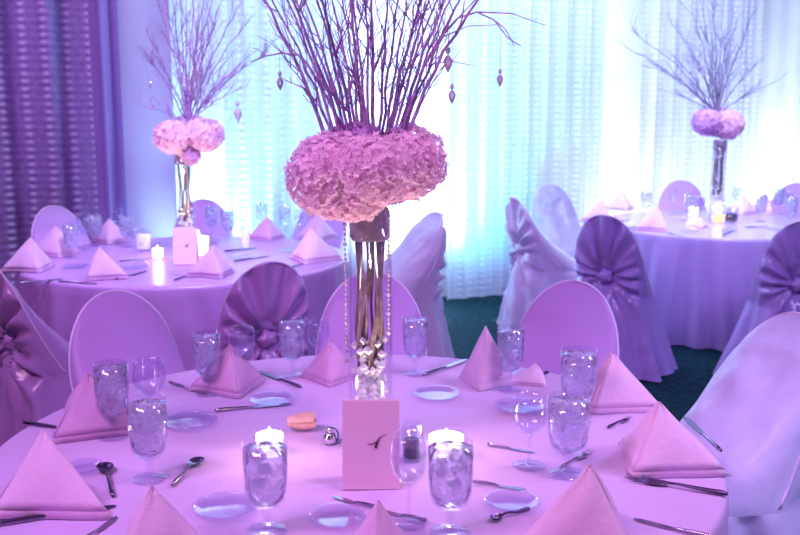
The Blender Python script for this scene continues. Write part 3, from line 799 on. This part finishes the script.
def make_fork(mat='steel'):
    r = bpy.data.objects.new('table_fork', None); C.objects.link(r); r['category'] = 'fork'; r.empty_display_size = .03
    m = MB()
    vs = []; pr = [(.012, .004, .006), (.025, .010, .004), (.045, .012, .003), (.06, .012, .004)]
    for x, w, z in pr: vs += [(x, -w, z), (x, w, z), (x, -w, z+.002), (x, w, z+.002)]
    fs = []
    for i in range(3):
        a = 4*i; fs += [(a, a+1, a+5, a+4), (a+2, a+6, a+7, a+3), (a, a+4, a+6, a+2), (a+1, a+3, a+7, a+5)]
    m.add(vs, fs); nk = m.build('neck', M[mat], r)
    for y in (-.0105, -.0035, .0035, .0105):
        m = MB(); m.tube([(.056, y, .005), (.08, y, .004), (.102, y*.95, .009)], [.0017, .0015, .0008], 6); m.build('tine', M[mat], nk)
    m = MB(); m.tube([(-.10, 0, .0045), (-.09, 0, .0055), (-.05, 0, .006), (-.005, 0, .008), (.016, 0, .007)], [.004, .0055, .0045, .0032, .003], 8); m.build('handle', M[mat], r)
    return r
def make_spoon(mat='steel'):
    r = bpy.data.objects.new('table_spoon', None); C.objects.link(r); r['category'] = 'spoon'; r.empty_display_size = .03
    m = MB(); n = 20
    rings = [(0, .002), (.4, .0025), (.75, .005), (1, .010), (1.04, .010)]
    for f, z in rings:
        for k in range(n):
            a = 2*PI*k/n; m.v.append((.06+.029*f*math.cos(a), .0195*f*math.sin(a)*(1+.12*math.cos(a)), z))
    for i in range(len(rings)-1):
        for k in range(n): a = i*n+k; b = i*n+(k+1) % n; m.f.append((a, a+n, b+n, b))
    m.build('bowl', M[mat], r)
    m = MB(); m.tube([(-.10, 0, .0045), (-.085, 0, .0055), (-.04, 0, .006), (.01, 0, .011), (.032, 0, .010)], [.004, .0055, .0042, .003, .003], 8); m.build('handle', M[mat], r)
    return r
kn = Kind(make_knife); fk = Kind(make_fork); spn = Kind(make_spoon)
knd = Kind(lambda: make_knife('shaded_steel')); spd = Kind(lambda: make_spoon('shaded_steel')); fkd = Kind(lambda: make_fork('shaded_steel'))
def cut(kind, x0, y0, x1, y1, label, group=None, lift=0, wide=1):
    """lies between the points measured for its handle end and its tip"""
    a = at_z(x0, y0, .752+lift); b = at_z(x1, y1, .752+lift); d = b-a
    s = max(.55, min(1.25, d.length/.21)); c = a.lerp(b, .48)
    return kind(c, math.atan2(d.y, d.x), label, group, (s, min(1, s)*wide, 1))
cut(knd, -5, 526, 113, 507, 'dark shining knife in front of the lower left napkin')
cut(kn, 80, 545, 116, 518, 'knife beside the bottom pink napkin, angled toward the spoon')
cut(knd, 22, 424, 112, 436, 'dark knife behind the lower left napkin at the table edge')
cut(spd, 113, 498, 103, 463, 'spoon with dark bowl right of the lower left napkin')
cut(kn, 170, 384, 206, 394, 'knife beside the ice water goblet below the smooth mauve chair')
cut(kn, 216, 412, 290, 404, 'bluish knife lying across in front of the rose napkin')
cut(spn, 172, 487, 203, 458, 'spoon shining right of the tall water glass')
cut(kn, 424, 376, 466, 360, 'bluish knife behind the vase pointing at the upright napkin')
cut(kn, 474, 484, 524, 490, 'thin knife left of the lilac napkin in the middle of the front table')
cut(spd, 525, 512, 492, 522, 'dark spoon at the left foot of the lilac napkin')
cut(fkd, 728, 496, 622, 478, 'fork lying on the cloth in front of the wide pink napkin', wide=1.35)
cut(kn, 712, 540, 636, 520, 'knife at the lower right near the table rim')
cut(kn, 412, 519, 392, 514, 'knife right of the napkin tip by the card')
cut(kn, 370, 508, 340, 499, 'knife left of the napkin tip below the card')
cut(fk, 560, 470, 592, 452, 'fork behind the tip of the large lilac napkin')
cut(fkd, 610, 428, 628, 420, 'dark fork end in front of the napkin by the violet chair')
cut(knd, 548, 374, 517, 381, 'dark knife lying by the small low napkin')
cut(kn, 493, 447, 528, 452, 'knife at the foot of the empty wine glass')
cut(kn, 720, 452, 685, 418, 'knife along the table rim behind the wide pink napkin')
cut(knd, 300, 388, 260, 372, 'dark knife between the goblets and the lavender napkin')
for i, (a, b, c, d) in enumerate([(20, 284, 62, 279), (112, 281, 150, 270), (60, 282, 96, 284), (175, 281, 198, 272), (120, 262, 150, 258), (235, 262, 268, 256), (285, 270, 322, 258), (225, 252, 256, 248)]):
    cut(knd if i % 2 else kn, a, b, c, d, 'small knife laid on the rear left table', 'knives on the rear left table')
for i, (a, b, c, d) in enumerate([(628, 229, 650, 225), (722, 236, 733, 231), (668, 234, 682, 236), (745, 228, 768, 226), (612, 224, 634, 218)]):
    cut(kn, a, b, c, d, 'small knife laid on the rear right table', 'knives on the rear right table')

def make_plate():
    m = MB(); m.lathe([(.001, .003), (.045, .003), (.055, .005), (.068, .011), (.0745, .013), (.075, .0118), (.068, .0085), (.055, .0025), (.045, .0005), (.001, .0005)], 40)
    o = m.build('bread_plate', M['plate_glass']); o['category'] = 'plate'; return o
pl = Kind(make_plate)
for px, py, lb, s in [(226, 510, 'clear glass plate left of the bottom water glass', .95), (338, 520, 'clear glass plate below the pink card, left of the napkin tip', .8),
                      (436, 396, 'clear glass plate in front of the upright napkin', .95), (519, 409, 'clear glass plate around the empty wine glass stem', .95),
                      (512, 505, 'clear glass plate beside the large lilac napkin', .8), (190, 424, 'clear glass plate behind the tall water glass', 1.0),
                      (272, 402, 'clear glass plate in front of the goblets at the back left', .9), (84, 470, 'clear glass plate behind the lower left napkin', .6)]:
    pl(at_z(px, py, .7512), 0, lb, None, (s, s, 1))
for px, py in [(75, 268), (135, 268), (182, 274), (240, 258), (290, 252)]: pl(at_z(px, py, .7512), 0, 'small clear plate on the rear left table', 'plates on the rear left table', (1, 1, 1))
for px, py in [(632, 228), (690, 232), (727, 231), (775, 230)]: pl(at_z(px, py, .7512), 0, 'small clear plate on the rear right table', 'plates on the rear right table', (1, 1, 1))

# peach rosebud and the little silver shaker by the card
r = thing('rosebud', 'small peach rosebud lying on the cloth left of the card', 'flower', at_z(300, 431, .752), math.radians(10)); r.scale = (1.5, 1.5, 1.35)
for k in range(7):
    m = MB(); a = k*2.4; rr = .006+.0022*k
    n1, n2 = 6, 5
    for i in range(n1+1):
        for j in range(n2+1):
            u = (i/n1-.5)*1.9; v = j/n2; R_ = rr*(.55+.6*math.sin(v*2.2)); x = -.022+.052*v*(1-.25*abs(u)*.6)
            m.v.append((x, R_*math.cos(a+u), .0185+R_*math.sin(a+u)*.85))
    for i in range(n1):
        for j in range(n2): b = i*(n2+1)+j; m.f.append((b, b+1, b+n2+2, b+n2+1))
    m.build('petal', M['peach'], r)
r = thing('salt_shaker', 'little silver shaker with dark loop between rosebud and card', 'shaker', at_z(330, 443, .7515))
m = MB(); m.lathe([(.001, .0005), (.015, .0005), (.017, .004), (.018, .014), (.013, .026), (.008, .03), (.001, .031)], 20); m.build('body', M['chrome'], r)
m = MB(); m.lathe([(.008, .03), (.0095, .034), (.007, .042), (.001, .044)], 16); m.build('cap', M['chrome'], r)
m = MB(); m.tube([(.016*math.cos(t)+.006, -.004, .022+.02*math.sin(t)) for t in [i*.45 for i in range(-3, 9)]], .0018, 6); m.build('loop', M['ink'], r)

# ------------------------------------------------------------------ light
w = bpy.data.worlds.new('world'); sc.world = w; w.use_nodes = True
w.node_tree.nodes['Background'].inputs[0].default_value = (.48, .22, .9, 1); w.node_tree.nodes['Background'].inputs[1].default_value = .18
def look(o, tgt):
    o.rotation_euler = (Vector(tgt)-o.location).to_track_quat('-Z', 'Y').to_euler()
def spot(name, loc, tgt, col, watt, ang=60, blend=.8, size=.15):
    l = bpy.data.lights.new(name, 'SPOT'); l.color = col; l.energy = watt; l.spot_size = math.radians(ang); l.spot_blend = blend; l.shadow_soft_size = size
    o = bpy.data.objects.new(name, l); C.objects.link(o); o.location = loc; look(o, tgt); return o
def point(name, loc, col, watt, size=.05):
    l = bpy.data.lights.new(name, 'POINT'); l.color = col; l.energy = watt; l.shadow_soft_size = size
    o = bpy.data.objects.new(name, l); C.objects.link(o); o.location = loc; return o
def area(name, loc, tgt, col, watt, sx, sy):
    l = bpy.data.lights.new(name, 'AREA'); l.shape = 'RECTANGLE'; l.size = sx; l.size_y = sy; l.color = col; l.energy = watt
    o = bpy.data.objects.new(name, l); C.objects.link(o); o.location = loc; look(o, tgt); return o
spot('ceiling_spot_pink', (1.1, 1.6, 3.6), (.3, 2.4, .75), (1, .56, .86), 125, 46)
spot('ceiling_spot_violet', (-2.2, 1.0, 3.4), (-.7, 2.4, .75), (.42, .34, 1), 165, 52)
spot('ceiling_spot_left_table', (-.6, 3.6, 3.6), (-1.3, 5.2, .75), (.58, .64, 1), 680, 42)
spot('ceiling_spot_right_table', (2.0, 5.0, 3.6), (2.3, 6.9, .75), (.66, .72, 1), 560, 38)
spot('side_spot_blue', (3.2, 1.0, 2.6), (1.1, 2.6, .6), (.52, .52, 1), 190, 45)
def uplight(px, col, watt, off=-.05, z=.35):
    X = X_at(px); o = spot('uplight', (X+.09, back_line(X)+off, z), (X-.12, back_line(X)+.34, 1.35), col, watt, 140, 1, .12)
uplight(202, (.34, .85, 1), 200)
uplight(412, (.75, .95, 1), 300)
uplight(617, (.75, .93, 1), 150)
uplight(776, (.78, .93, 1), 150)
uplight(875, (.8, .92, 1), 80)
for px, col, wt in ((230, (.3, .82, 1), 120), (290, (.36, .84, 1), 200), (370, (.36, .84, 1), 120), (480, (.06, .7, 1), 130), (560, (.2, .76, 1), 110), (690, (.6, .88, 1), 150), (780, (.6, .88, 1), 80)):
    X = X_at(px); spot('floor_wash', (X+.2, back_line(X)-.75, .12), (X, back_line(X), 1.5), col, wt, 110, 1, .1)
area('curtain_top_light', (1.2, 6.6, 3.5), (1.2, 8.2, 1.6), (.55, .74, 1), 170, 5, .3)
area('left_purple_wash', (-3.4, 4.2, 3.4), (-2.8, 6.2, 1.5), (.66, .42, 1), 62, 2, .4)
area('added_sheen_light', (-1.6, .6, 3.3), (-.3, 4.2, .6), (1, .5, .9), 60, 1.6, .3)  # unseen area light added to put a pink sheen on the folds
area('added_sheen_light', (2.6, 2.2, 3.2), (1.2, 5.4, .6), (.5, .45, 1), 65, 1.2, .3)  # unseen area light added for a blue sheen on the right chairs
for p, o in cand:
    if not o.name.startswith('pillar'): point('candle_light', p+Vector((0, 0, .11)), (1, .78, .5), 0.5 if p.y < 4 else .7, .02)
spot('vase_light', VP[0]+Vector((.02, -.16, .06)), VP[0]+Vector((0, -.03, .6)), (1, .85, .6), 16, 60, .8, .02)
spot('vase_light', VP[1]+Vector((.0, -.2, .06)), VP[1]+Vector((0, -.03, .6)), (1, .85, .55), 26, 60, .8, .02)
